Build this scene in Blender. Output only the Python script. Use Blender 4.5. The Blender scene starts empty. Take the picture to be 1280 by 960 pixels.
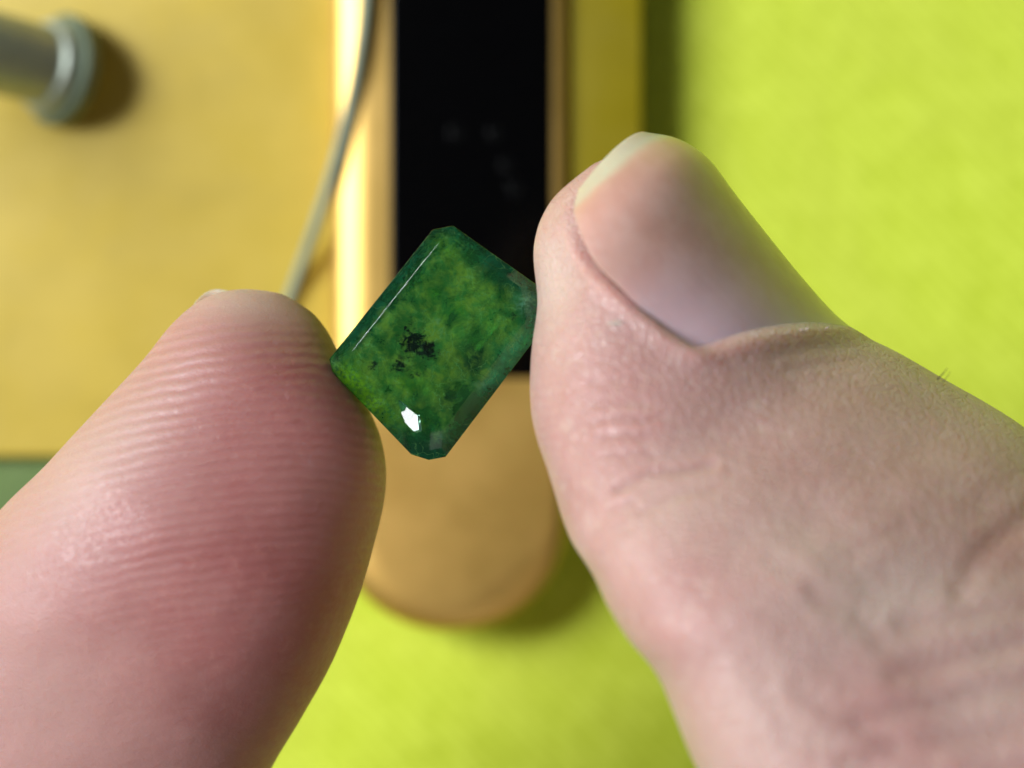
import bpy, bmesh, math, random
import numpy as np
from mathutils import Vector, Matrix, kdtree
random.seed(3); rng = np.random.default_rng(3)
C = bpy.context.scene.collection
MM = 0.001
# ------------------------------------------------------------------ camera
D = 100.0                      # camera height above the stone, mm
KPX = 55.7 / 1280.0            # mm per photo pixel at the stone
cam = bpy.data.cameras.new('camera'); co = bpy.data.objects.new('camera', cam); C.objects.link(co)
co.location = (0, 0, D * MM)
cam.sensor_width = 36.0
cam.lens = 36.0 * D / 55.7
cam.clip_start = 0.005; cam.clip_end = 20
cam.dof.use_dof = True; cam.dof.focus_distance = (D - 0.5) * MM; cam.dof.aperture_fstop = cam.lens / 3.1
bpy.context.scene.camera = co
# ------------------------------------------------------------------ room light
sc = bpy.context.scene
w = bpy.data.worlds.new('World'); sc.world = w; w.use_nodes = True
bg = w.node_tree.nodes['Background']
bg.inputs[0].default_value = (0.93, 0.96, 1.0, 1); bg.inputs[1].default_value = 0.055

def area(name, direction, dist, size, power, col, size_y=None):
    l = bpy.data.lights.new(name, 'AREA'); l.energy = power; l.color = col
    l.shape = 'RECTANGLE'; l.size = size; l.size_y = size_y or size
    o = bpy.data.objects.new(name, l); C.objects.link(o)
    d = Vector(direction).normalized(); o.location = d * dist
    o.rotation_euler = (-d).to_track_quat('-Z', 'Y').to_euler()
    return o
KEY = Vector((-0.72, 0.27, 0.64)).normalized()
area('window_light', KEY, 1.2, 0.60, 23.5, (0.95, 0.97, 1.0), 0.64)
area('fill_light', (0.15, -0.75, 0.75), 1.5, 0.9, 1.6, (1.0, 0.95, 0.9))  # added soft fill from the viewer's side, also lifts the gold
sc.view_settings.view_transform = 'Standard'; sc.view_settings.look = 'None'
sc.view_settings.exposure = 0.0; sc.view_settings.gamma = 1.0; sc.view_settings.use_curve_mapping = False

# ------------------------------------------------------------------ helpers
def U(px, py, z=0.0):
    """point (mm) at height z that lies on the line of sight through a photo pixel"""
    f = KPX * (D - z) / D
    return np.array([(px - 640) * f, (480 - py) * f, z])

def mesh_obj(name, verts, faces, mat=None, parent=None, smooth=True, scale=MM):
    me = bpy.data.meshes.new(name)
    v = np.asarray(verts, float) * scale
    me.from_pydata([tuple(x) for x in v], [], faces)
    me.update()
    if smooth: me.polygons.foreach_set('use_smooth', [True] * len(me.polygons))
    if mat: me.materials.append(mat)
    o = bpy.data.objects.new(name, me); C.objects.link(o)
    if parent: o.parent = parent
    return o

def tag(o, label=None, cat=None, group=None, kind=None):
    if label: o['label'] = label
    if cat: o['category'] = cat
    if group: o['group'] = group
    if kind: o['kind'] = kind
    return o

def empty(name):
    o = bpy.data.objects.new(name, None); o.empty_display_size = 0.005; C.objects.link(o); return o

def fix_normals(o):
    bm = bmesh.new(); bm.from_mesh(o.data); bmesh.ops.recalc_face_normals(bm, faces=bm.faces); bm.to_mesh(o.data); bm.free()

def auto_smooth(o, deg=35):
    bm = bmesh.new(); bm.from_mesh(o.data)
    for e in bm.edges:
        if len(e.link_faces) == 2 and e.calc_face_angle(0) > math.radians(deg): e.smooth = False
    bm.to_mesh(o.data); bm.free()

def loft(rings, cap=True, closed=True):
    n = len(rings[0]); verts = [p for r in rings for p in r]; faces = []
    for i in range(len(rings) - 1):
        for j in range(n if closed else n - 1):
            k = (j + 1) % n
            faces.append((i*n+j, i*n+k, (i+1)*n+k, (i+1)*n+j))
    if cap:
        faces.append(tuple(range(n))[::-1]); faces.append(tuple((len(rings)-1)*n + j for j in range(n)))
    return verts, faces

class NT:
    def __init__(s, name):
        s.m = bpy.data.materials.new(name); s.m.use_nodes = True
        s.t = s.m.node_tree; s.t.nodes.clear()
        s.out = s.n('ShaderNodeOutputMaterial')
    def n(s, typ, **kw):
        nd = s.t.nodes.new(typ)
        for k, v in kw.items():
            if k.startswith('i_'):
                key = k[2:]; key = int(key) if key.isdigit() else key.replace('_', ' ')
                s.set(nd.inputs[key], v)
            else: setattr(nd, k, v)
        return nd
    def set(s, inp, v):
        if isinstance(v, bpy.types.NodeSocket): s.t.links.new(v, inp)
        elif hasattr(inp.default_value, '__len__') and not hasattr(v, '__len__'): inp.default_value = [v]*len(inp.default_value)
        elif hasattr(v, '__len__') and len(v) == 3 and len(inp.default_value) == 4: inp.default_value = (*v, 1)
        else: inp.default_value = v
    def coord(s, scale=1000.0):
        tc = s.n('ShaderNodeTexCoord'); vm = s.n('ShaderNodeVectorMath', operation='SCALE')
        s.t.links.new(tc.outputs['Object'], vm.inputs[0]); vm.inputs['Scale'].default_value = scale
        return vm.outputs[0]
    def attr(s, name): return s.n('ShaderNodeAttribute', attribute_name=name).outputs['Fac']
    def math(s, op, a, b=0.0, c=0.0, clamp=False):
        nd = s.n('ShaderNodeMath', operation=op, use_clamp=clamp)
        s.set(nd.inputs[0], a); s.set(nd.inputs[1], b); s.set(nd.inputs[2], c)
        return nd.outputs[0]
    def noise(s, vec, scale, detail=4, rough=0.55, dist=0.0):
        nd = s.n('ShaderNodeTexNoise'); s.set(nd.inputs['Vector'], vec)
        nd.inputs['Scale'].default_value = scale; nd.inputs['Detail'].default_value = detail
        nd.inputs['Roughness'].default_value = rough; nd.inputs['Distortion'].default_value = dist
        return nd.outputs['Fac']
    def mr(s, v, a, b, c=0.0, d=1.0, smooth=True):
        nd = s.n('ShaderNodeMapRange', interpolation_type='SMOOTHSTEP' if smooth else 'LINEAR')
        s.set(nd.inputs[0], v)
        for i, x in enumerate((a, b, c, d)): s.set(nd.inputs[i+1], x)
        return nd.outputs[0]
    def mix(s, f, a, b, mode='MIX'):
        nd = s.n('ShaderNodeMix', data_type='RGBA', blend_type=mode)
        s.set(nd.inputs[0], f); s.set(nd.inputs[6], a); s.set(nd.inputs[7], b)
        return nd.outputs[2]
    def bump(s, h, dist, strength=1.0, normal=None):
        nd = s.n('ShaderNodeBump'); s.set(nd.inputs['Height'], h)
        nd.inputs['Distance'].default_value = dist * MM; nd.inputs['Strength'].default_value = strength
        if normal is not None: s.set(nd.inputs['Normal'], normal)
        return nd.outputs[0]
    def bsdf(s, **kw):
        nd = s.n('ShaderNodeBsdfPrincipled')
        for k, v in kw.items(): s.set(nd.inputs[k.replace('_', ' ')], v)
        return nd
    def done(s, sh):
        s.t.links.new(sh, s.out.inputs['Surface']); return s.m

def simple(name, col, rough=0.5, metal=0.0, spec=0.5, noise_amt=0.06, nscale=0.8, bump=0.02, bscale=3.0, **kw):
    t = NT(name); v = t.coord()
    f = t.noise(v, nscale, 5)
    c = t.mix(t.mr(f, .3, .7, 0, 1), [x*(1-noise_amt) for x in col], [min(1, x*(1+noise_amt)) for x in col])
    nrm = t.bump(t.noise(v, bscale, 3), bump)
    r = t.mr(t.noise(v, nscale*1.7, 4), .3, .7, rough*.85, rough*1.15)
    b = t.bsdf(Base_Color=c, Roughness=r, Metallic=metal, Specular_IOR_Level=spec, Normal=nrm, **kw)
    return t.done(b.outputs[0])

# ------------------------------------------------------------------ materials
def mat_cloth():
    t = NT('lime_felt'); v = t.coord()
    big = t.noise(v, 0.045, 3); mid = t.noise(v, 0.5, 5, .6); fine = t.noise(v, 3.2, 3, .6)
    wv = t.n('ShaderNodeTexWave', wave_type='BANDS', bands_direction='DIAGONAL'); t.set(wv.inputs['Vector'], v)
    wv.inputs['Scale'].default_value = 0.42; wv.inputs['Distortion'].default_value = 2.5; wv.inputs['Detail'].default_value = 2
    m = t.math('ADD', t.math('MULTIPLY', mid, .6), t.math('ADD', t.math('MULTIPLY', fine, .3), t.math('MULTIPLY', wv.outputs['Fac'], .12)))
    c = t.mix(t.mr(m, .35, .7), (0.57, 0.71, 0.045), (0.71, 0.86, 0.085))
    c = t.mix(t.mr(big, .4, .62, 0, .45), c, (0.62, 0.72, 0.075))
    b = t.bsdf(Base_Color=c, Roughness=.85, Specular_IOR_Level=.15, Normal=t.bump(m, .22), Sheen_Weight=.15)
    return t.done(b.outputs[0])

def mat_gold():
    t = NT('gold_anodised'); v = t.coord()
    f = t.noise(v, 6, 3); g = t.noise(v, .15, 3)
    c = t.mix(t.mr(g, .35, .65), (.76, .50, .14), (.80, .53, .16))
    b = t.bsdf(Base_Color=c, Metallic=1.0, Roughness=t.mr(g, .3, .7, .42, .46), Normal=t.bump(f, .003))
    return t.done(b.outputs[0])

def mat_skin():
    t = NT('skin'); v = t.coord()
    red, pale, rid, amt, fleck, dark = (t.attr(a) for a in ('red', 'pale', 'ridge', 'ridge_amt', 'fleck', 'wrinkle'))
    n1 = t.noise(v, .32, 4, .6); n2 = t.noise(v, 1.3, 5, .65); n3 = t.noise(v, 7, 3)
    c = t.mix(t.mr(n1, .35, .65), (.55, .345, .31), (.62, .415, .38))
    c = t.mix(t.math('MULTIPLY', red, t.mr(n1, .2, .8, .75, 1.1)), c, (.40, .145, .135))
    c = t.mix(t.math('MULTIPLY', pale, t.mr(n2, .3, .7, .7, 1.0)), c, (.67, .53, .46))
    c = t.mix(t.mr(n2, .5, .75, 0, .42), c, (.52, .25, .215))
    c = t.mix(t.math('MULTIPLY', t.mr(n2, .5, .25, 0, .42), t.math('MULTIPLY_ADD', fleck, .9, .1)), c, (.70, .55, .47))
    s = t.math('SINE', t.math('ADD', rid, t.math('MULTIPLY', t.noise(v, .6, 3), 4.6)))
    s01 = t.math('MULTIPLY_ADD', s, .5, .5)
    s01 = t.math('MULTIPLY', s01, t.mr(t.noise(v, 1.8, 2), .2, .55, .6, 1.0))
    ridge = t.math('MULTIPLY', s01, amt)
    c = t.mix(t.math('MULTIPLY', t.math('SUBTRACT', 1.0, s01), t.math('MULTIPLY', amt, .36)), c, (.40, .15, .14))
    c = t.mix(dark, c, (.50, .22, .17))  # shade of nail fold and creases painted in as a darker skin tone
    # dry lines of the epidermis
    vo = t.n('ShaderNodeTexVoronoi', feature='DISTANCE_TO_EDGE'); t.set(vo.inputs['Vector'], v)
    vo.inputs['Scale'].default_value = 2.1
    cell = t.mr(vo.outputs['Distance'], 0, .16)
    h = t.math('ADD', t.math('MULTIPLY', ridge, .62),
               t.math('MULTIPLY', t.math('ADD', t.math('MULTIPLY', cell, t.math('MULTIPLY_ADD', fleck, .30, .01)), t.math('MULTIPLY', n2, t.math('MULTIPLY_ADD', fleck, .45, .40))), t.math('SUBTRACT', 1.15, amt)))
    h = t.math('ADD', h, t.math('MULTIPLY', n3, .18))
    nrm = t.bump(h, .085)
    rough = t.math('SUBTRACT', t.mr(t.noise(v, 3.0, 4), .3, .7, .43, .62), t.math('MULTIPLY', fleck, .14))
    b = t.bsdf(Base_Color=c, Roughness=rough, Specular_IOR_Level=.5, Normal=nrm,
               Subsurface_Weight=.8, Subsurface_Radius=(1.0, .42, .25), Subsurface_Scale=.0016,
               Sheen_Weight=.08, Sheen_Roughness=.4)
    return t.done(b.outputs[0])

def mat_nail():
    t = NT('nail'); v = t.coord()
    s, q = t.attr('along'), t.attr('across')
    n = t.noise(v, .5, 3)
    s2 = t.math('ADD', s, t.math('MULTIPLY', t.math('SUBTRACT', n, .5), .03))
    free = t.mr(s2, .06, .115, 1, 0)
    c = t.mix(t.mr(n, .35, .65), (.58, .345, .28), (.64, .41, .345))
    c = t.mix(t.mr(s, .62, .95, 0, .6), c, (.66, .50, .55))
    c = t.mix(t.math('MULTIPLY', t.mr(s, .35, .7), t.mr(q, .5, .12, 0, .5)), c, (.68, .50, .60))  # lavender sheen painted into the nail, partly the lunula's own tint
    c = t.mix(t.mr(s2, .30, .16, 0, .4), c, (.66, .33, .25))
    c = t.mix(t.math('MULTIPLY', free, .85), c, (.56, .54, .43))
    c = t.mix(t.math('MULTIPLY', t.mr(q, .655, .69), .55), c, (.50, .42, .22))
    st = t.n('ShaderNodeTexNoise'); 
    cx = t.n('ShaderNodeCombineXYZ'); t.set(cx.inputs[0], t.math('MULTIPLY', q, 34.0)); t.set(cx.inputs[1], t.math('MULTIPLY', s, 1.2))
    t.set(st.inputs['Vector'], cx.outputs[0]); st.inputs['Scale'].default_value = 1.0; st.inputs['Detail'].default_value = 2
    h = t.math('ADD', t.math('MULTIPLY', st.outputs['Fac'], .5), t.math('MULTIPLY', t.noise(v, 2.5, 4), .25))
    # scratches
    b = t.bsdf(Base_Color=c, Roughness=t.mr(t.noise(v, 2, 4), .3, .7, .34, .46), Normal=t.bump(h, .03),
               Subsurface_Weight=.6, Subsurface_Radius=(1, .5, .35), Subsurface_Scale=.0012,
               Specular_IOR_Level=.5, Coat_Weight=.6, Coat_Roughness=.28)
    return t.done(b.outputs[0])

def mat_gem_core():
    t = NT('green_beryl_garden'); v = t.coord()
    n1 = t.noise(v, .6, 6, .62, .35); n2 = t.noise(v, 1.7, 6, .65, .4); n3 = t.noise(v, 4.5, 4, .6, .3)
    vo = t.n('ShaderNodeTexVoronoi', feature='DISTANCE_TO_EDGE')
    wv = t.n('ShaderNodeVectorMath', operation='ADD'); t.set(wv.inputs[0], v)
    nz = t.n('ShaderNodeTexNoise'); t.set(nz.inputs['Vector'], v); nz.inputs['Scale'].default_value = .9; nz.inputs['Detail'].default_value = 4
    sc_ = t.n('ShaderNodeVectorMath', operation='SCALE'); t.set(sc_.inputs[0], nz.outputs['Color']); sc_.inputs['Scale'].default_value = 2.2
    t.set(wv.inputs[1], sc_.outputs[0]); t.set(vo.inputs['Vector'], wv.outputs[0]); vo.inputs['Scale'].default_value = .55
    vein = t.mr(vo.outputs['Distance'], 0, .05, 1, 0)
    edge = t.attr('edge'); black = t.attr('black'); lime = t.attr('lime'); teal = t.attr('teal'); dkg = t.attr('deep')
    base = t.mix(t.mr(n1, .38, .62), (.11, .34, .065), (.54, .58, .075))
    base = t.mix(t.mr(n2, .42, .66, 0, .8), base, (.09, .37, .09))
    base = t.mix(t.mr(n3, .52, .75, 0, .5), base, (.40, .52, .13))
    rim = t.mix(t.mr(n2, .35, .65), (.005, .12, .060), (.014, .25, .13))
    base = t.mix(edge, base, rim)
    base = t.mix(t.math('MULTIPLY', teal, t.mr(n2, .3, .6, .5, 1)), base, (.05, .62, .32))
    base = t.mix(t.math('MULTIPLY', lime, t.mr(n3, .35, .6, .35, 1)), base, (.62, .80, .02))
    base = t.mix(t.math('MULTIPLY', vein, .22), base, (.012, .070, .014))
    base = t.mix(t.math('MULTIPLY', dkg, t.mr(n2, .3, .55, .3, 1)), base, (.006, .050, .018))
    pg = t.attr('milky_glint')  # whitish glint spots painted into the cloud colour
    base = t.mix(t.math('MULTIPLY', pg, t.mr(n3, .4, .6, .2, 1)), base, (.50, .72, .60))
    vo2 = t.n('ShaderNodeTexVoronoi', feature='DISTANCE_TO_EDGE'); t.set(vo2.inputs['Vector'], wv.outputs[0]); vo2.inputs['Scale'].default_value = .95
    base = t.mix(t.math('MULTIPLY', t.mr(vo2.outputs['Distance'], 0, .03, 1, 0), t.mr(n1, .42, .58, 0, .6)), base, (.50, .70, .24))
    bl = t.mr(t.math('ADD', black, t.math('MULTIPLY', t.math('SUBTRACT', n3, .5), 2.2)), .34, 1.0)
    base = t.mix(t.math('MULTIPLY', bl, t.math('GREATER_THAN', black, .02)), base, (.003, .010, .008))
    h = t.math('ADD', t.math('MULTIPLY', n2, .6), t.math('MULTIPLY', n3, .3))
    b = t.bsdf(Base_Color=base, Roughness=.4, Normal=t.bump(h, .35), Specular_IOR_Level=.4)
    tr = t.n('ShaderNodeBsdfTranslucent'); t.set(tr.inputs[0], base)
    ms = t.n('ShaderNodeMixShader'); ms.inputs[0].default_value = .25
    t.t.links.new(b.outputs[0], ms.inputs[1]); t.t.links.new(tr.outputs[0], ms.inputs[2])
    tp = t.n('ShaderNodeBsdfTransparent'); tp.inputs[0].default_value = (.55, .95, .62, 1)
    m2 = t.n('ShaderNodeMixShader'); t.set(m2.inputs[0], t.math('MULTIPLY', t.mr(n1, .60, .40, .06, .5), t.math('SUBTRACT', 1.0, t.math('MINIMUM', black, 1.0))))
    t.t.links.new(ms.outputs[0], m2.inputs[1]); t.t.links.new(tp.outputs[0], m2.inputs[2])
    return t.done(m2.outputs[0])

def mat_gem(rough=.012):
    t = NT('green_beryl'); v = t.coord()
    b = t.bsdf(Base_Color=t.mix(t.mr(t.noise(v, .9, 4), .35, .65), (.34, .84, .62), (.44, .90, .68)), Roughness=rough, IOR=1.58, Transmission_Weight=1.0,
               Normal=t.bump(t.noise(v, 2.0, 3), .004))
    return t.done(b.outputs[0])

M_cloth = mat_cloth(); M_gold = mat_gold(); M_skin = mat_skin(); M_nail = mat_nail(); M_gem = mat_gem(); M_core = mat_gem_core(); M_glint = mat_gem(.17); M_speck = simple('black_inclusion', (.006, .020, .011), rough=.6, spec=.2, bump=.02)
M_yellow = simple('yellow_lacquer', (.62, .46, .06), rough=.42, spec=.5, noise_amt=.07, nscale=.12, bump=.02, bscale=1.2, Coat_Weight=.35, Coat_Roughness=.45)
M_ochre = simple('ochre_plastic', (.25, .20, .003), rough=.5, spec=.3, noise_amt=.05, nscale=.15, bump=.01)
M_black = simple('black_glass', (.0012, .0012, .0014), rough=.16, spec=.12, noise_amt=.1, bump=.002)
M_reflection = simple('faint_reflection', (.0028, .003, .003), rough=.2, spec=.15, bump=.002)
M_steel = simple('brushed_steel', (.42, .48, .40), rough=.34, metal=.35, bump=.01)
M_steel_dark = simple('dull_steel', (.17, .22, .15), rough=.5, metal=.3, bump=.01)
M_cable = simple('grey_green_rubber', (.30, .36, .25), rough=.5, spec=.35, bump=.02)
M_card = simple('sage_card', (.16, .24, .085), rough=.8, spec=.2, nscale=.4, bump=.04)
M_hair = simple('hair', (.05, .035, .02), rough=.4)

# ------------------------------------------------------------------ the table cover
Z_MAT, Z_BOX, Z_DEV = -51.0, -48.6, -45.0
def build_mat():
    # one gently uneven sheet of felt
    n = 121; xs = np.linspace(-420, 420, n); ys = np.linspace(-420, 420, n)
    X, Y = np.meshgrid(xs, ys)
    Z = Z_MAT + .12*np.sin(X*.05+1)*np.cos(Y*.043) - .12
    v = np.stack([X, Y, Z], -1).reshape(-1, 3)
    f = [(j*n+i, j*n+i+1, (j+1)*n+i+1, (j+1)*n+i) for j in range(n-1) for i in range(n-1)]
    return tag(mesh_obj('ground', v, f, M_cloth), 'lime yellow felt cover spread under everything', None, None, 'structure')
build_mat()

def rounded_slab(x0, x1, y0, y1, z0, z1, r_corner, r_edge, seg=8, eseg=5):
    """slab with rounded plan corners and rounded upper edge"""
    def outline(ins):
        r = max(r_corner - ins, .05); pts = []
        for cx, cy, a0 in ((x1-r_corner, y1-r_corner, 0), (x0+r_corner, y1-r_corner, 90), (x0+r_corner, y0+r_corner, 180), (x1-r_corner, y0+r_corner, 270)):
            for k in range(seg+1):
                a = math.radians(a0 + 90*k/seg); pts.append((cx + r*math.cos(a), cy + r*math.sin(a)))
        return pts
    rings = [[(x, y, z0) for x, y in outline(0)]]
    for k in range(eseg+1):
        a = math.pi/2*k/eseg
        rings.append([(x, y, z1 - r_edge + r_edge*math.sin(a)) for x, y in outline(r_edge*(1-math.cos(a)))])
    return loft(rings)

# yellow lacquered box
bx1 = U(692, 0, Z_BOX)[0]; by0 = U(0, 572, Z_BOX)[1]
root = empty('box'); tag(root, 'flat glossy yellow lacquered box under the gold device', 'box')
v, f = rounded_slab(-78, bx1, by0, 84, Z_MAT+.8, Z_BOX, 2.0, .5)
o = mesh_obj('lid', v, f, M_yellow, root); auto_smooth(o, 40)
v, f = rounded_slab(-77, bx1-.5, by0+.5, 83, Z_MAT+.02, Z_MAT+.75, 1.6, .2)
o = mesh_obj('base', v, f, M_steel_dark, root); auto_smooth(o, 40)

# olive yellow bar along the right side of the device
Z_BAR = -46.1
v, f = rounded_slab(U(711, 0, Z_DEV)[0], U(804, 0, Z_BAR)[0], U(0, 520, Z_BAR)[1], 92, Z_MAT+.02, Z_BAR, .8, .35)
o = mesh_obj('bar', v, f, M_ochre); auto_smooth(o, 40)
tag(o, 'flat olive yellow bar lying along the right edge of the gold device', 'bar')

# sage card peeking out below the box
c0 = U(-400, 560, Z_MAT+.4); c1 = U(180, 700, Z_MAT+.4)
v, f = rounded_slab(-70, c1[0], c1[1]-4, by0+.35, Z_MAT+.02, Z_MAT+.9, 1.0, .2)
o = mesh_obj('card', v, f, M_card); auto_smooth(o, 40)
tag(o, 'sage green card lying on the lime felt below the yellow box', 'card')

# ------------------------------------------------------------------ gold device
def build_device():
    root = empty('device'); tag(root, 'slim gold metal device with rounded end and black glass front', 'device')
    a = U(414, 300, Z_DEV); b = U(709, 300, Z_DEV); bot = U(560, 791, Z_DEV)
    cx = (a[0]+b[0])/2; R = (b[0]-a[0])/2; ytop = 95.0; yc = bot[1] + R
    def outline(ins_l, ins_r, edge=False):
        pts = []
        K = 40
        for k in range(K+1):                       # round bottom end, from left to right
            th = math.pi + math.pi*k/K
            wgt = .5 + .5*math.cos(th)
            ins = ins_l*(1-wgt) + ins_r*wgt
            ins += (2.6 if ins_r > 0 else 0)*(ins_r/.8)*math.exp(-((k/K-.76)/.17)**2) if edge else 0
            # a somewhat fuller end than a half circle
            c, s = math.cos(th), math.sin(th)
            e = 2/2.12
            pts.append((cx + (R-ins)*math.copysign(abs(c)**e, c), yc + (R-ins)*math.copysign(abs(s)**e, s)))
        for k in range(1, 7):
            pts.append((cx + R - ins_r, yc + (ytop-yc)*k/6))
        for k in range(6, 0, -1):
            pts.append((cx - R + ins_l, yc + (ytop-yc)*k/6))
        return pts
    H = Z_DEV - Z_BOX; FL, FR = 3.3, .8
    rings = []
    for t_ in (0, .25, .5, .75, 1):
        a_ = math.pi/2*t_
        rings.append([(x, y, Z_BOX + .05 + .5*(math.sin(a_))) for x, y in outline(.5*(1-math.sin(a_)), .5*(1-math.sin(a_)))])
    for k in range(11):
        a_ = math.pi/2*k/10
        o_ = outline(FL*(1-math.cos(a_)), FR*(1-math.cos(a_)), True)
        base_l, base_r = Z_DEV-FL*.5, Z_DEV-1.1
        ring = []
        for (x, y) in o_:
            wgt = min(1, max(0, (x-(cx-R))/(2*R)))
            zb = base_l*(1-wgt)+base_r*wgt
            ring.append((x, y, zb + (Z_DEV-zb)*math.sin(a_)))
        rings.append(ring)
    v, f = loft(rings); o = mesh_obj('body', v, f, M_gold, root); auto_smooth(o, 30)
    # black glass front
    zt = Z_DEV + .25
    x0 = U(486, 200, zt)[0]; x1 = U(690, 200, zt)[0]; y0 = U(0, 473, zt)[1]
    v, f = rounded_slab(x0, x1, y0, ytop-1, Z_DEV-1.4, zt, .9, .3); o = mesh_obj('front_glass', v, f, M_black, root); auto_smooth(o, 50)
    for px, py, s in ((571, 166, .55), (619, 167, .5), (634, 207, .5), (645, 236, .55)):
        p = U(px, py, zt+.02); v, f = rounded_slab(p[0]-s, p[0]+s, p[1]-s*1.1, p[1]+s*1.1, zt-.1, zt+.03, .15, .02, 3, 2)
        mesh_obj('reflection_mark', v, f, M_reflection, root, smooth=False)  # faint reflections in the glass, set in as slightly lighter squares
build_device()

# ------------------------------------------------------------------ peg standing on the box
def lathe(profile, n=64):
    rings = []
    for r, z in profile: rings.append([(r*math.cos(2*math.pi*k/n), r*math.sin(2*math.pi*k/n), z) for k in range(n)])
    return loft(rings)
def build_peg():
    root = empty('peg'); tag(root, 'round grey metal peg with a flange leaning over the yellow box', 'peg')
    p = U(78, 88, Z_BOX+.8); root.location = Vector(p)*MM
    root.rotation_euler = (math.radians(-6), math.radians(-43), 0)
    v, f = lathe([(3.6, -.6), (4.4, -.55), (4.5, -.2), (4.5, .5), (4.2, .8), (3.7, .85)]); o = mesh_obj('flange', v, f, M_steel_dark, root); auto_smooth(o)
    v, f = lathe([(3.7, .8), (3.8, 1.3), (3.6, 1.9), (3.3, 2.1)]); o = mesh_obj('collar', v, f, M_steel, root); auto_smooth(o)
    v, f = lathe([(3.15, 2.0), (3.15, 30), (2.8, 30.6), (0.6, 30.8)])
    o = mesh_obj('shaft', v, f, M_steel, root); auto_smooth(o)
build_peg()

# ------------------------------------------------------------------ cable
def catmull(P, n=14):
    P = np.array(P, float); P = np.vstack([2*P[0]-P[1], P, 2*P[-1]-P[-2]]); out = []
    for i in range(1, len(P)-2):
        for k in range(n):
            t = k/n; a, b, c, d = P[i-1], P[i], P[i+1], P[i+2]
            out.append(.5*((2*b)+(-a+c)*t+(2*a-5*b+4*c-d)*t*t+(-a+3*b-3*c+d)*t**3))
    out.append(P[-2]); return np.array(out)
def tube(path, r, n=12):
    path = np.asarray(path, float); T = np.gradient(path, axis=0); T /= np.linalg.norm(T, axis=1)[:, None]
    up = np.array([0, 0, 1.0]); rings = []
    rr = np.broadcast_to(r, (len(path),))
    for p, t, q in zip(path, T, rr):
        s = np.cross(t, up); s /= np.linalg.norm(s)+1e-9; u2 = np.cross(s, t)
        rings.append([p + q*(math.cos(2*math.pi*k/n)*s + math.sin(2*math.pi*k/n)*u2) for k in range(n)])
    return loft(rings)
zc = Z_BOX + .5
cab = [U(452, -500, Z_BOX+.6), U(464, -120, -44.0), U(457, 0, -44.2), U(450, 62, -44.3), U(437, 135, -44.7), U(417, 212, -45.1), U(394, 284, -46.4), U(366, 362, zc), U(335, 440, zc), U(300, 530, zc), U(270, 600, Z_BOX-.2), U(245, 680, Z_MAT+.6), U(200, 820, Z_MAT+.5), U(150, 1000, Z_MAT+.5), U(60, 1300, Z_MAT+.5)]
cab = [U(px, py, z) for px, py, z in ()] or cab
v, f = tube(catmull(cab), .47); o = mesh_obj('cable', v, f, M_cable)
tag(o, 'thin grey-green cable curving over the yellow box beside the gold device', 'cable')

# ------------------------------------------------------------------ hand
def smooth_poly(P, n=10):
    return catmull(P, n)
IDX_C = smooth_poly([(-275,1380),(-262,1250),(-238,1100),(-200,960),(-145,825),(-70,715),(0,640),(60,580),(120,515),(180,450),(215,406),(250,376),(285,363),(320,362),(355,368),(385,385),(410,415),(430,455),(455,500),(475,545),(483,590),(478,640),(462,700),(440,770),(410,840),(375,900),(340,960),(296,1050),(250,1150),(208,1270),(170,1400)])
THB_C = smooth_poly([(1330,1640),(1215,1480),(1105,1340),(1008,1200),(930,1070),(870,960),(845,900),(820,840),(785,800),(755,750),(740,715),(715,680),(700,640),(685,590),(668,540),(662,490),(665,430),(672,380),(667,330),(668,300),(680,265),(705,232),(740,205),(772,186),(805,178),(845,184),(879,206),(914,250),(955,305),(1000,347),(1040,392),(1062,412),(1082,422),(1120,440),(1180,475),(1280,535),(1390,635),(1490,765),(1570,920),(1630,1090),(1720,1300)])

def ray_hit(C_, o, d):
    """nearest distance along d from o to polyline C_ (pixel plane)"""
    best = None
    A, B = C_[:-1], C_[1:]
    e = B - A; w0 = A - o
    den = d[0]*e[:, 1] - d[1]*e[:, 0]
    with np.errstate(divide='ignore', invalid='ignore'):
        t = (w0[:, 0]*e[:, 1] - w0[:, 1]*e[:, 0]) / den
        s = (w0[:, 0]*d[1] - w0[:, 1]*d[0]) / den
    ok = (s >= 0) & (s <= 1) & (t > 0) & np.isfinite(t)
    return t[ok].min() if ok.any() else None

def digit(C_, tip, ax, length, zfun, dfun, n=56, power=2.25, nst=70, shear=lambda s: 0.0):
    """rings of a finger whose outline follows C_: ax points from base to tip (pixel plane)"""
    tip = np.array(tip, float); ax = np.array(ax, float); ax /= np.linalg.norm(ax); pr = np.array([-ax[1], ax[0]])
    # pr: to the right of ax in image
    rings = []
    for i in range(nst):
        u = i/(nst-1); s = length*(0.0008 + (u**1.8))
        c = tip - ax*s
        a = ray_hit(C_, c, pr); b = ray_hit(C_, c, -pr)
        if a is None or b is None: continue
        R = c + pr*a; L = c - pr*b
        z = zfun(s); mid = (R+L)/2; hw = (a+b)/2*KPX
        d = dfun(s, hw)
        ring = []
        for k in range(n):
            th = 2*math.pi*k/n; ct, st = math.cos(th), math.sin(th); e = 2/power
            q = mid + (R-L)/2*math.copysign(abs(ct)**e, ct)
            cc = math.copysign(abs(ct)**e, ct)
            p = U(q[0], q[1], z + d*math.copysign(abs(st)**e, st)*.35 - shear(s)*hw*cc); p[2] = z + d*math.copysign(abs(st)**e, st) - shear(s)*hw*cc
            ring.append(p)
        rings.append(ring)
    return rings

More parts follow.
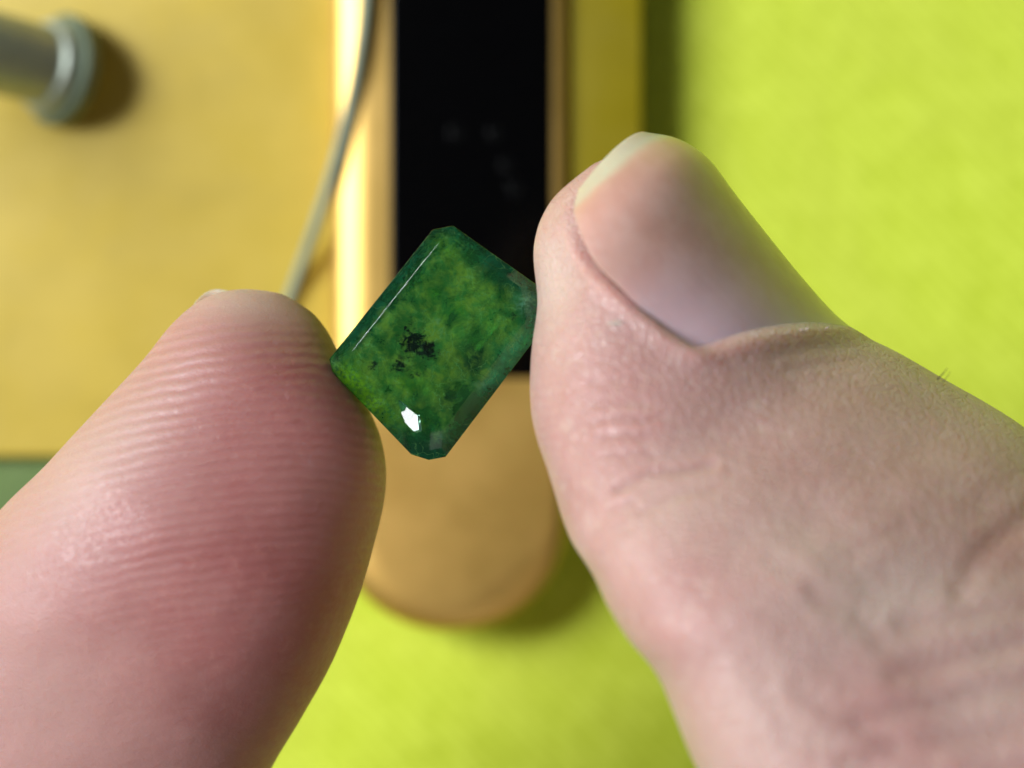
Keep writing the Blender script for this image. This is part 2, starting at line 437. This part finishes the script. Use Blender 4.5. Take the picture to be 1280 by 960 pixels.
idx_z = lambda s: -3.2 + 1.6*min(1, s/500) - 9.5*max(0, (s-300)/560)**1.35
thb_z = lambda s: 1.8 + 2.0*min(1, s/400) + 7.5*min(1.0, max(0, (s-330)/670))**1.15 - 3.0*max(0, (s-1050)/400)
idx_rings = digit(IDX_C, (372, 377.5), (.53, -.85), 860, idx_z, lambda s, hw: hw*(.90 - .14*min(1, max(0, (s-250)/600))))
thb_k = lambda s: .14 + .52*min(1, max(0, (s-60)/330)) - .36*min(1, max(0, (s-520)/380))
thb_rings = digit(THB_C, (723, 219.5), (-.62, -.785), 1400, thb_z, lambda s, hw: min(hw*.92, 10.5), shear=thb_k)
def thb_tilt(q):
    """height lost towards the back of the thumb at a pixel-plane point"""
    ax = np.array([-.62, -.785]); ax /= np.linalg.norm(ax); pr = np.array([-ax[1], ax[0]]); tip = np.array([723, 219.5])
    s = max(4.0, (tip-q)@ax); c = tip - ax*s
    a = ray_hit(THB_C, c, pr); b = ray_hit(THB_C, c, -pr)
    if a is None or b is None: return 0.0
    return thb_k(s)*(((q-c)@pr) - (a-b)/2)*KPX

def ico(p, r, sub=3):
    bm = bmesh.new(); bmesh.ops.create_icosphere(bm, subdivisions=sub, radius=r, matrix=Matrix.Translation(Vector(p)))
    v = [tuple(x.co) for x in bm.verts]; f = [tuple(y.index for y in x.verts) for x in bm.faces]; bm.free(); return v, f

def build_hand():
    V, F = [], []
    def add(v, f):
        b = len(V); V.extend([tuple(p) for p in v]); F.extend([tuple(i+b for i in q) for q in f])
    for rings in (idx_rings, thb_rings):
        v, f = loft(rings); add(v, f)
    ie = np.mean(np.array(idx_rings[-1]), 0); te = np.mean(np.array(thb_rings[-1]), 0)
    ie2 = np.mean(np.array(idx_rings[-14]), 0); te2 = np.mean(np.array(thb_rings[-14]), 0)
    bones = [
        [(ie2-np.array([0, 0, 2.0]), 5.5), (ie, 7.8), ((-41, -44, -10), 9.2), ((-30, -64, -17), 9.6), ((-12, -84, -20), 11.5)],
        [(te2-np.array([0, 0, 2.0]), 6.0), (te, 9.6), ((43, -50, 3), 10.6), ((38, -74, -4), 12.5), ((24, -104, -12), 15), ((10, -140, -15), 16)],
        [((-24, -90, -21), 11.5), ((-46, -66, -8), 9.5), ((-38, -66, 10), 8.4), ((-24, -74, 12), 7.5)],
        [((-34, -100, -20), 11), ((-53, -80, -6), 9), ((-45, -82, 11), 8), ((-31, -90, 12), 7.2)],
        [((-38, -114, -18), 10.5), ((-54, -98, -6), 8), ((-46, -99, 8), 7.2), ((-34, -104, 9), 6.4)],
        [((-12, -84, -20), 12), ((-24, -90, -21), 12), ((-34, -100, -20), 12), ((-38, -114, -18), 11), ((-26, -140, -16), 13), ((-10, -160, -15), 15)],
        [((-12, -84, -20), 12), ((2, -110, -18), 13), ((6, -140, -16), 15), ((2, -165, -15), 19), ((6, -220, -13), 24), ((12, -290, -10), 29)],
        [((-24, -90, -21), 12), ((-12, -118, -18), 14), ((-4, -145, -16), 16), ((0, -165, -15), 19)],
        [((24, -104, -12), 14), ((4, -95, -17), 12), ((-12, -90, -20), 11)],
    ]
    for bone in bones:
        for (p, r), (q, r2) in zip(bone[:-1], bone[1:]):
            p, q = np.array(p, float), np.array(q, float); n = max(2, int(np.linalg.norm(q-p)/2.2))
            for k in range(n+1):
                t = k/n; v, f = ico(p*(1-t)+q*t, r*(1-t)+r2*t, 3); add(v, f)
    me = bpy.data.meshes.new('hand_src'); me.from_pydata(V, [], F); me.update()
    so = bpy.data.objects.new('hand_src', me); C.objects.link(so)
    md = so.modifiers.new('r', 'REMESH'); md.mode = 'VOXEL'; md.voxel_size = .5; md.adaptivity = 0
    dg = bpy.context.evaluated_depsgraph_get(); ev = so.evaluated_get(dg)
    me2 = bpy.data.meshes.new_from_object(ev); bpy.data.objects.remove(so); bpy.data.meshes.remove(me)
    bm = bmesh.new(); bm.from_mesh(me2); bpy.data.meshes.remove(me2)
    def neighbours():
        bm.verts.ensure_lookup_table(); bm.verts.index_update()
        return np.array([(e.verts[0].index, e.verts[1].index) for e in bm.edges])
    def smooth(P, E, w, it):
        n = len(P); cnt = np.bincount(E.ravel(), minlength=n)[:, None]
        for i in range(it):
            acc = np.zeros_like(P)
            for a in range(3):
                acc[:, a] = np.bincount(E[:, 0], P[E[:, 1], a], n) + np.bincount(E[:, 1], P[E[:, 0], a], n)
            L = acc/cnt - P
            P = P + (.5 if i % 2 == 0 else -.515)*L*w[:, None]
        return P
    def smooth_plain(P, E, w, it):
        n = len(P); cnt = np.bincount(E.ravel(), minlength=n)[:, None]
        for i in range(it):
            acc = np.zeros_like(P)
            for a in range(3):
                acc[:, a] = np.bincount(E[:, 0], P[E[:, 1], a], n) + np.bincount(E[:, 1], P[E[:, 0], a], n)
            P = P + .5*(acc/cnt - P)*w[:, None]
        return P
    E = neighbours(); P = np.array([v.co[:] for v in bm.verts])
    # webs and knuckles off the bone chains get blended
    wt = np.clip((-P[:, 1] - 23.5)/10, 0, 1)
    P = smooth_plain(P, E, wt, 220)
    P = smooth(P, E, np.ones(len(P)), 12)
    for v, p in zip(bm.verts, P): v.co = p
    def to_px(P):
        f = KPX*(D-P[:, 2])/D
        return P[:, 0]/f+640, 480-P[:, 1]/f
    # finer skin where the picture shows it
    px, py = to_px(P)
    vis = (px > -60) & (px < 1340) & (py > 60) & (py < 1010) & (P[:, 2] > -9)
    fs = [f for f in bm.faces if all(vis[v.index] for v in f.verts)]
    es = list({e for f in fs for e in f.edges})
    bmesh.ops.subdivide_edges(bm, edges=es, cuts=1, use_grid_fill=True)
    bmesh.ops.triangulate(bm, faces=[f for f in bm.faces if len(f.verts) > 4])
    E = neighbours(); P = np.array([v.co[:] for v in bm.verts]); px, py = to_px(P)
    wt = ((px > -60) & (px < 1340) & (py > 60) & (py < 1010)).astype(float)
    P = smooth(P, E, wt, 14)
    for v, p in zip(bm.verts, P): v.co = p
    bm.normal_update()
    N = np.array([v.normal[:] for v in bm.verts]); px, py = to_px(P)
    front = np.clip((N[:, 2]+.25)/.35, 0, 1)
    # which digit a point belongs to
    KI = lambda rings: np.array([np.mean(np.array(r), 0) for r in rings])
    def dline(K):
        d = np.full(len(P), 1e9)
        for c in K: d = np.minimum(d, np.linalg.norm(P-c, axis=1))
        return d
    isth = dline(KI(thb_rings)[::4]) < dline(KI(idx_rings)[::4])
    th = isth.astype(float); ix = 1-th
    Q = np.stack([px, py], 1)
    def seg_dist(poly):
        poly = np.array(poly, float); d = np.full(len(Q), 1e9)
        for a, b in zip(poly[:-1], poly[1:]):
            ab = b-a; t = np.clip(((Q-a)@ab)/(ab@ab), 0, 1); d = np.minimum(d, np.hypot(*(Q-a-t[:, None]*ab).T))
        return d
    def inside(poly):
        poly = np.array(poly, float); r = np.zeros(len(Q), bool); n = len(poly)
        for i in range(n):
            (x1, y1), (x2, y2) = poly[i], poly[(i+1) % n]
            c = (y1 > py) != (y2 > py)
            with np.errstate(divide='ignore', invalid='ignore'): r ^= c & (px < (x2-x1)*(py-y1)/(y2-y1)+x1)
        return r
    disp = np.zeros(len(P)); wr = np.zeros(len(P)); fleck = np.zeros(len(P))
    # nail bed of the thumb: sunk under the plate, with raised walls round it
    fold = [tuple(p) for p in catmull([(722,245),(717,275),(738,325),(773,360),(808,390),(848,420),(882,434),(935,419),(970,412),(1010,406),(1075,402)], 6)]
    bed = fold + [(1200, 350), (1100, 150), (800, 120), (740, 190)]
    ins = inside(bed); df = seg_dist(fold); sd = np.where(ins, -df, df)
    m = th*np.clip((N[:, 2]+.9)/.3, 0, 1)
    tap = np.clip((np.hypot(px-728, py-218)-18)/70, 0, 1)
    deep_ = np.exp(-((px-850)/70)**2-((py-405)/45)**2)
    disp += m*(-(.58+.40*deep_)*np.clip((-sd)/13, 0, 1)*(sd < 0))*tap
    wall = np.exp(-((sd-13)/11)**2)*(sd > -3)
    side = np.clip((905-px)/30, 0, 1)*np.clip((py-275)/40, 0, 1)
    prox = np.clip((px-880)/30, 0, 1)
    disp += m*front*wall*(.24*side + .10*prox)
    disp += -m*front*.12*np.exp(-((sd-1)/4)**2)*(sd > -4)
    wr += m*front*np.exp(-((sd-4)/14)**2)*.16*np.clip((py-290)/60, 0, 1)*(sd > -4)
    # creases of the thumb (pixel paths on the skin), depth mm, width px
    cre = [
        ([(742,527),(772,522),(800,524),(826,520)], .10, 5), ([(738,505),(770,502),(810,505)], .06, 5),
        ([(745,548),(780,543),(812,546)], .08, 5), ([(735,478),(765,474),(800,477)], .05, 5),
        ([(752,572),(790,566),(820,570)], .06, 5), ([(770,612),(810,592),(850,588),(890,580)], .16, 7),
        ([(800,640),(850,618),(900,610)], .08, 7), ([(760,640),(790,628)], .08, 6),
        ([(1065,690),(1100,672),(1130,660)], .12, 8), ([(1020,745),(1060,760),(1100,800)], .16, 12),
        ([(1120,845),(1180,830),(1280,800)], .30, 14), ([(1080,900),(1160,880),(1290,850)], .22, 14),
        ([(1200,740),(1230,690),(1290,640)], .28, 13), ([(1130,780),(1200,770),(1290,760)], .20, 12),
        ([(1000,860),(1040,890),(1120,930)], .18, 12), ([(960,700),(1000,720),(1040,765)], .12, 10),
        ([(1060,960),(1150,930),(1280,910)], .25, 14), ([(940,820),(960,870),(990,930)], .10, 12),
        ([(960,447),(1010,436),(1060,434)], .035, 6), ([(985,464),(1030,454),(1075,452)], .03, 6),
    ]
    for path, dep, wd in cre:
        d = seg_dist(catmull(path, 6)); g = np.exp(-(d/wd)**2)
        k_ = path[0][1] > 660; dep *= .36 if k_ else .8; wd *= 1.0 if k_ else .72
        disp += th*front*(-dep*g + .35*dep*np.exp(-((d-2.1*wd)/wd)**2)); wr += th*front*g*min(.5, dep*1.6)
    # soft folds of flesh
    def bumpf(fx, fy, a, ph): return np.sin(px*fx+py*fy+ph)*a
    soft = bumpf(.021, .033, .10, 0)+bumpf(-.034, .029, .08, 1.7)+bumpf(.055, -.041, .05, .6)+bumpf(.012, .071, .05, 2.2)+bumpf(.09,.06,.025,.2)
    disp += th*front*soft*np.clip((px-800)/250, 0, 1)*np.clip((py-480)/160, 0, 1)*.34
    disp += ix*front*soft*.25*np.clip((py-450)/200, 0, 1)
    P2 = P + N*disp[:, None]
    # attributes
    red = np.zeros(len(P)); pale = np.zeros(len(P))
    def blob(cx, cy, rx, ry, rot=0):
        a = math.radians(rot); dx, dy = px-cx, py-cy
        u, v_ = dx*math.cos(a)+dy*math.sin(a), -dx*math.sin(a)+dy*math.cos(a)
        return np.exp(-((u/rx)**2+(v_/ry)**2))
    red += ix*(.40 + .22*blob(270, 640, 230, 230, -30) + .40*blob(360, 480, 130, 110) + .25*blob(120, 800, 200, 160) + .50*blob(350, 800, 190, 220, 20))
    pale += ix*(.5*blob(300, 372, 80, 30, 10) + .55*blob(130, 570, 160, 45, -46) + .25*blob(60, 860, 160, 120))
    red += th*(.20 + .35*blob(770, 540, 70, 90) + .30*blob(860, 740, 90, 130) + .30*blob(1040, 880, 130, 70) + .22*blob(800, 300, 60, 60) + .3*blob(1240, 690, 60, 40))
    pale += th*(.75*blob(690, 345, 32, 60) + .35*blob(1000, 700, 220, 60, 30) + .3*blob(830, 640, 60, 90, 30) + .55*blob(1180, 740, 150, 60, 20) + .6*blob(960, 880, 110, 130) + .55*blob(1240, 880, 80, 60) + .4*blob(1080, 770, 60, 40) + .9*blob(767, 405, 6, 5))  # lower patches paint brighter light into the skin; contact whitening and fleck are real
    pale += th*np.clip((N[:, 2]+.3)/.3, 0, 1)*np.exp(-((sd-1.5)/3.5)**2)*np.clip((px-900)/40, 0, 1)*(.75+.25*np.sin(px*.23)*np.sin(px*.11+1))
    x_, y_ = P[:, 0], P[:, 1]
    xc = -12.0
    arch = (y_*1.0) + .024*np.clip(x_-xc, -30, 30)**2*np.where(x_ > xc, 1.5, .55) - .03*(x_-xc)
    rp = 2*math.pi*arch/.60
    amt = ix*front*np.clip((py-385)/50, 0, 1)*np.clip((840-py)/310, 0.06, 1)*np.clip((px-60)/160,.25,1)
    rp2 = 2*math.pi*(y_*1.0 - .25*(x_-3))/.52
    rp = np.where(isth, rp2, rp)
    amt += th*front*np.clip((730-px)/40, 0, 1)*np.clip((py-430)/60, 0, 1)*np.clip((760-py)/160, 0, 1)*.35
    me = bpy.data.meshes.new('hand')
    for v, p in zip(bm.verts, P2*MM): v.co = p
    bm.to_mesh(me); bm.free()
    me.polygons.foreach_set('use_smooth', [True]*len(me.polygons))
    for nm, a in (('red', np.clip(red, 0, 1)), ('pale', np.clip(pale, 0, .9)), ('ridge', rp), ('ridge_amt', np.clip(amt, 0, 1)), ('wrinkle', np.clip(wr, 0, .7)), ('fleck', th)):
        at = me.attributes.new(nm, 'FLOAT', 'POINT'); at.data.foreach_set('value', np.asarray(a, np.float32))
    me.materials.append(M_skin)
    o = bpy.data.objects.new('hand', me); C.objects.link(o)
    tag(o, 'bare hand pinching the green stone between thumb and fingertip', 'hand')
    return o
hand = build_hand()

def interp(P, s):
    P = np.array(P, float); L = np.r_[0, np.cumsum(np.linalg.norm(np.diff(P, axis=0), axis=1))]; L /= L[-1]
    return np.array([np.interp(s, L, P[:, i]) for i in range(P.shape[1])])

def build_thumbnail():
    A = catmull([(721,243),(715,276),(735,328),(769,364),(803,396),(843,428),(887,446)], 8)
    B = catmull([(812,170),(850,177),(886,200),(921,246),(962,298),(1001,346),(1041,391),(1072,417)], 8)
    ax = np.array([-.62, -.785]); TH0, TH1 = math.radians(103), math.radians(-32)
    ns, nt = 61, 49; G = np.zeros((ns, nt, 3)); al, ac = [], []
    for i in range(ns):
        s = i/(ns-1); a = interp(A, s); b = interp(B, s)
        wpx = np.linalg.norm(b-a); R = wpx/(1-math.cos(TH0))
        dirn = (b-a)/wpx
        sdist = (np.array([723, 219])-(a+b)/2)@ax
        zc = thb_z(max(0, sdist)) + .2
        Rm = R*KPX*.97
        for j in range(nt):
            t = j/(nt-1); th = TH0 + (TH1-TH0)*t
            q = b - dirn*R*(1-math.cos(th))
            vis = np.clip((TH0-th)/TH0, 0, 1)
            bul = (14*(1-s)**2.2 + 7*s**3)*math.sin(math.pi*min(1, vis*.98))*.9
            q = q + ax*bul
            tl = thb_tilt(q); z = zc + Rm*math.sin(th) - tl
            p = U(q[0], q[1], zc - tl + .35*Rm*math.sin(th)); p[2] = z
            # plate dips at its very rim
            G[i, j] = p; al.append(s); ac.append(t)
    top = G.reshape(-1, 3); n = ns*nt
    # thickness: offset along the normal
    du = np.gradient(G, axis=0); dv = np.gradient(G, axis=1); nn = np.cross(du, dv); nn /= np.linalg.norm(nn, axis=2)[..., None]+1e-9
    if nn[30, 10, 2] < 0: nn = -nn
    low = (G - nn*.38).reshape(-1, 3)
    V = np.vstack([top, low]); F = []
    for i in range(ns-1):
        for j in range(nt-1):
            a = i*nt+j; F.append((a, a+1, a+nt+1, a+nt)); F.append((n+a, n+a+nt, n+a+nt+1, n+a+1))
    for i in range(ns-1):
        for j, fl in ((0, 1), (nt-1, 0)):
            a = i*nt+j; q = (a, a+nt, n+a+nt, n+a); F.append(q if fl else q[::-1])
    for j in range(nt-1):
        for i, fl in ((0, 0), (ns-1, 1)):
            a = i*nt+j; q = (a, a+1, n+a+1, n+a); F.append(q[::-1] if fl else q)
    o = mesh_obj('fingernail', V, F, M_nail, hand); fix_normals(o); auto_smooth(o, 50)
    for nm, a in (('along', al*2), ('across', ac*2)):
        at = o.data.attributes.new(nm, 'FLOAT', 'POINT'); at.data.foreach_set('value', np.array(a, np.float32))
    o['label'] = 'broad pink thumbnail with pale free edge'
build_thumbnail()

def build_flakes_glints():
    M_flake_glint = simple('dry_skin_glint', (.58, .48, .40), rough=.6, bump=.02)
    me = hand.data; n = len(me.vertices); co_ = np.zeros(n*3); me.vertices.foreach_get('co', co_); P = co_.reshape(-1, 3)/MM
    f_ = KPX*(D-P[:, 2])/D; px, py = P[:, 0]/f_+640, 480-P[:, 1]/f_
    spots = [(x, 419-(x-935)*.10+random.uniform(-2, 2), random.uniform(.05, .10)) for x in sorted(random.uniform(940, 1050) for _ in range(8))] + [(768, 405, .20), (777, 362, .15), (783, 369, .12), (812, 391, .10)]  # cuticle flakes, plus spots by the nail fold that stand in for glints
    for x, y, r in spots:
        d = np.hypot(px-x, py-y) + np.where(P[:, 2] < -2, 1e3, 0)
        k = int(d.argmin()); 
        if d[k] > 8: continue
        v, f = ico((0, 0, 0), 1.0, 2); a_ = random.uniform(-.2, .45); rot = Matrix.Rotation(a_, 3, 'Z')
        vv = [tuple(P[k] + np.array(rot @ Vector((q[0]*r*2.3, q[1]*r*.5*(1+.3*math.sin(q[0]*4)), q[2]*r*.35))) + np.array([0, 0, .03])) for q in v]
        mesh_obj('skin_flake_glint', vv, f, M_flake_glint, hand)
build_flakes_glints()

def build_index_nail():
    # only its far rim shows beyond the fingertip; a curved plate on the far side of the finger
    ns, nt = 21, 21; V = []; al, ac = [], []
    tip = np.array([266, 361.]); ax = np.array([-.25, -.97]); ax /= np.linalg.norm(ax); pr = np.array([-ax[1], ax[0]])
    for i in range(ns):
        s = i/(ns-1)
        for j in range(nt):
            t = j/(nt-1)*2-1
            q = tip - ax*(2+s*120+12*t*t*(1-s)) + pr*(t*(27-s*6)+s*30)
            z = -4.2 - .6*(1-t*t) - .6*s
            V.append(U(q[0], q[1], z)); al.append(s); ac.append(t*.5+.5)
    top = np.array(V); n = len(V); low = top + np.array([0, 0, .4])
    F = []
    for i in range(ns-1):
        for j in range(nt-1):
            a = i*nt+j; F.append((a, a+1, a+nt+1, a+nt)); F.append((n+a, n+a+nt, n+a+nt+1, n+a+1))
    rim = [j for j in range(nt)] + [i*nt+nt-1 for i in range(1, ns)] + [(ns-1)*nt+j for j in range(nt-2, -1, -1)] + [i*nt for i in range(ns-2, 0, -1)]
    for a, b in zip(rim, rim[1:]+rim[:1]): F.append((a, b, n+b, n+a))
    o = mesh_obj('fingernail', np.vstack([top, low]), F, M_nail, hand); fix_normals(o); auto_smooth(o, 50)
    for nm, a in (('along', al*2), ('across', ac*2)):
        at = o.data.attributes.new(nm, 'FLOAT', 'POINT'); at.data.foreach_set('value', np.array(a, np.float32))
    o['label'] = 'pale nail rim just showing behind the fingertip'
build_index_nail()

# fine hairs on the back of the thumb
for k, (p0, p1, r) in enumerate((((1172, 474), (1184, 460), .035), ((1178, 478), (1188, 464), .02), ((1206, 497), (1208, 491), .02))):
    a = U(*p0, 5.2); b = U(*p1, 5.8); m_ = (a+b)/2 + np.array([.05, .05, .1])
    path = catmull([a, m_, b], 5); v, f = tube(path, np.linspace(r, r*.3, len(path)), 6)
    mesh_obj('hair', v, f, M_hair, hand)

# ------------------------------------------------------------------ the stone
def build_gem():
    gp = [(541,287),(566,282),(671,356),(681,408),(557,571),(536,575),(514,568),(416,466),(411.5,449)]
    G = [U(x, y, 0) for x, y in gp]
    def inset(poly, ds):
        """move each edge of a px polygon inward by its own amount"""
        P_ = np.array(poly, float); n = len(P_); c = P_.mean(0); L = []
        for i in range(n):
            a, b = P_[i], P_[(i+1) % n]; t = (b-a)/np.linalg.norm(b-a); nn = np.array([-t[1], t[0]])
            if (c-a)@nn < 0: nn = -nn
            L.append((a+nn*ds[i], t))
        out = []
        for i in range(n):
            (p, t), (q, u) = L[i-1], L[i]
            s = np.linalg.solve(np.array([t, -u]).T, q-p); out.append(p+t*s[0])
        return np.array(out)
    # edges: top corner, upper right, right corner, lower right, bottom a, bottom b, lower left, left corner, upper left
    # the corner facets shrink a little towards the table
    elen = [np.linalg.norm(np.subtract(gp[(i+1) % len(gp)], gp[i])) for i in range(len(gp))]
    def ins_list(ur, lr, ll, ul):
        v_ = {1: ur, 3: lr, 6: ll, 8: ul}
        k_ = lambda a, b, L: 1.36*(v_[a]+v_[b])/2 - .10*L
        return [k_(8, 1, elen[0]), ur, k_(1, 3, elen[2]), lr, k_(3, 6, elen[4]+elen[5]), k_(3, 6, elen[4]+elen[5]), ll, k_(6, 8, elen[7]), ul]
    w1 = ins_list(7, 11, 13, 8); w2 = ins_list(14, 23, 32, 16)
    mid = [U(x, y, .32) for x, y in inset(gp, w1)]; tab = [U(x, y, .62) for x, y in inset(gp, w2)]
    p1 = [U(x, y, -1.7) for x, y in inset(gp, ins_list(18, 20, 18, 18))]
    p2 = [U(x, y, -3.1) for x, y in inset(gp, ins_list(40, 46, 40, 42))]
    cpx = np.array([546, 428]); axd = np.array([.609, -.793])
    p3 = []
    for x, y in inset(gp, ins_list(40, 46, 40, 42)):
        s = np.clip((np.array([x, y])-cpx)@axd, -45, 45); q = cpx+axd*s + ((np.array([x, y])-cpx)-axd*((np.array([x, y])-cpx)@axd))*.12; p3.append(U(q[0], q[1], -4.3))
    gl = [np.array(U(x, y, -.22)) for x, y in gp]
    n = len(gp)
    rings = [tab, mid, G, gl, p1, p2, p3]
    # facets keep sharp edges; subdivided so that the inclusions can be carried as attributes
    bm = bmesh.new()
    V = [[bm.verts.new(p) for p in r] for r in rings]
    for a, b in zip(V[:-1], V[1:]):
        for i in range(n): bm.faces.new((a[i], a[(i+1) % n], b[(i+1) % n], b[i]))
    bm.faces.new(V[0]); bm.faces.new(V[-1][::-1])
    bmesh.ops.recalc_face_normals(bm, faces=bm.faces)
    bmesh.ops.bevel(bm, geom=[e for e in bm.edges if -.3 < min(v.co.z for v in e.verts) and max(v.co.z for v in e.verts) < .1], offset=.016, segments=1, affect='EDGES', profile=.5, clamp_overlap=True)
    bmesh.ops.recalc_face_normals(bm, faces=bm.faces)
    bmesh.ops.bevel(bm, geom=[e for e in bm.edges if min(v.co.z for v in e.verts) > .5], offset=.011, segments=1, affect='EDGES', profile=.5, clamp_overlap=True)
    bmesh.ops.recalc_face_normals(bm, faces=bm.faces)
    me = bpy.data.meshes.new('gemstone')
    for v in bm.verts: v.co = v.co*MM
    bm.to_mesh(me); bm.free(); me.materials.append(M_gem)
    o = bpy.data.objects.new('gemstone', me); C.objects.link(o)
    tag(o, 'rectangular step-cut green gemstone with black specks held between two fingertips', 'gemstone')
    # cloudy garden inside the clear skin of the stone
    pts = np.array(inset(gp, [.8]*n)); cen = pts.mean(0); NR, NA = 46, 144
    per = np.array([interp(np.vstack([pts, pts[:1]]), k/NA) for k in range(NA)])
    def nz(x, y):
        return (math.sin(x*.061+y*.043)+math.sin(-x*.047+y*.083+1.3)+.6*math.sin(x*.15+y*.11+.4)+.5*math.sin(-x*.19+y*.13+2))/3.1
    cv = [U(cen[0], cen[1], .10)]; ed = [0.0]
    for r in range(1, NR+1):
        q = r/NR
        for k in range(NA):
            p = cen + (per[k]-cen)*q
            zt = .10 + .16*nz(*p)*min(1, (1-q)/.2) - .28*max(0, (q-.72)/.28)
            cv.append(U(p[0], p[1], zt)); ed.append(min(1, max(0, (q-.74)/.16)))
    cf = [(0, 1+k, 1+(k+1) % NA) for k in range(NA)]
    for r in range(NR-1):
        for k in range(NA):
            a = 1+r*NA+k; b = 1+r*NA+(k+1) % NA; cf.append((a, a+NA, b+NA, b))
    off = len(cv); last = 1+(NR-1)*NA
    for lv, (sc2, z) in enumerate(((.985, -.5), (.80, -1.75), (.50, -3.0))):
        for k in range(NA):
            p = cen + (per[k]-cen)*sc2; cv.append(U(p[0], p[1], z)); ed.append(1.0)
    prev = last
    for lv in range(3):
        cur = off+lv*NA
        for k in range(NA): cf.append((prev+k, cur+k, cur+(k+1) % NA, prev+(k+1) % NA))
        prev = cur
    cf.append(tuple(prev+k for k in range(NA)))
    co_ = mesh_obj('inclusion_cloud', cv, cf, M_core, o); fix_normals(co_)
    P = np.array(cv); me = co_.data
    f_ = KPX*(D-P[:, 2])/D; px, py = P[:, 0]/f_+640, 480-P[:, 1]/f_
    g = lambda cx, cy, rx, ry=None, rot=0: np.exp(-((((px-cx)*math.cos(math.radians(rot))+(py-cy)*math.sin(math.radians(rot)))/rx)**2+((-(px-cx)*math.sin(math.radians(rot))+(py-cy)*math.cos(math.radians(rot)))/(ry or rx))**2))
    black = .95*g(518, 429, 23, 19) + .75*g(538, 440, 12, 11) + .85*g(499, 459, 11, 12) + 1.0*g(467, 457, 12, 5, -40) + .7*g(520, 470, 14, 6, -20) + .5*g(512, 396, 6, 12, -20) + .7*g(640, 395, 10, 8)
    lime = 1.2*g(436, 478, 20, 28, -30) + 1.0*g(466, 502, 40, 13, 44) + .45*g(510, 478, 26, 14) + .45*g(556, 308, 30, 12, 30) + .3*g(560, 490, 20, 22)
    deep = 1.1*g(592, 448, 18, 24) + .9*g(560, 495, 18, 22) + .8*g(590, 510, 26, 14, -50) + .9*g(535, 556, 30, 16) + .5*g(630, 350, 30, 10, 35) + .7*g(545, 292, 14, 8) + .6*g(470, 540, 60, 8, 44) + .75*g(478, 364, 95, 11, -51.6)
    teal = .95*g(640, 440, 40, 12, -52) + .6*g(600, 495, 30, 10, -52) + .5*g(480, 360, 70, 9, -52)*.6 + .5*g(545, 545, 26, 12)
    for nm, a in (('edge', np.array(ed)), ('black', black), ('milky_glint', .9*g(654, 380, 9, 12) + .35*g(600, 480, 8, 5) + .4*g(548, 402, 4, 4)), ('lime', np.clip(lime, 0, 1)), ('deep', np.clip(deep, 0, 1)), ('teal', np.clip(teal, 0, 1))):
        at = me.attributes.new(nm, 'FLOAT', 'POINT'); at.data.foreach_set('value', np.asarray(a, np.float32))
    # dark crystal inclusions hanging in the clear skin, each cluster one part
    for (cx, cy, sp, nn_, rr) in ((516, 427, 15, 26, (.04, .11)), (538, 441, 9, 11, (.03, .09)), (498, 459, 8, 10, (.03, .08))):
        vv, ff = [], []
        for k in range(nn_):
            a_ = random.uniform(0, 2*math.pi); r_ = sp*random.uniform(.35, 1.15)*(1 if random.random() < .8 else 1.35)
            x, y = cx+r_*math.cos(a_), cy+r_*math.sin(a_)*.9
            p = U(x, y, .17+random.uniform(-.05, .10)); r0 = random.uniform(*rr)
            v, f = ico((0, 0, 0), 1.0, 2); b_ = len(vv)
            ph = [random.uniform(0, 6) for _ in range(3)]
            rot = Matrix.Rotation(random.uniform(0, 6), 3, 'Z'); ex = random.choice((-1, 1))*random.uniform(.45, 2.1)
            for q in v:
                d_ = 1+.42*math.sin(q[0]*3+ph[0])*math.sin(q[1]*4+ph[1])+.2*math.sin(q[2]*5+ph[2]+q[0]*4)
                w_ = rot @ Vector((q[0]*ex, q[1]/ex, q[2]*.35))*r0*d_
                vv.append((p[0]+w_.x, p[1]+w_.y, p[2]+w_.z))
            ff += [tuple(i+b_ for i in t_) for t_ in f]
        mesh_obj('inclusion', vv, ff, M_speck, o)
    # small extra facet at the lower table corner that throws back the window
    K = [(497.5,501),(522,519.5),(524,537),(517,539),(507,529),(502,518)]
    c = np.mean(np.array(K), 0); cz = .80
    view = np.array([-(U(*c, cz))[0], -(U(*c, cz))[1], D-cz]); view /= np.linalg.norm(view)
    h = view + np.array(KEY); h /= np.linalg.norm(h)
    c3 = U(*c, cz); top = []
    for x, y in K:
        q = U(x, y, cz); q[2] = cz - ((q-c3)[:2]@h[:2])/h[2]; top.append(q)
    low = [q - h*.25 for q in top]; low = [l + (np.mean(np.array(low), 0)-l)*-.10 for l in low]
    v, f = loft([low, top]); fo = mesh_obj('glint_facet', v, f, M_glint, o, smooth=False); fix_normals(fo)
    return o
build_gem()
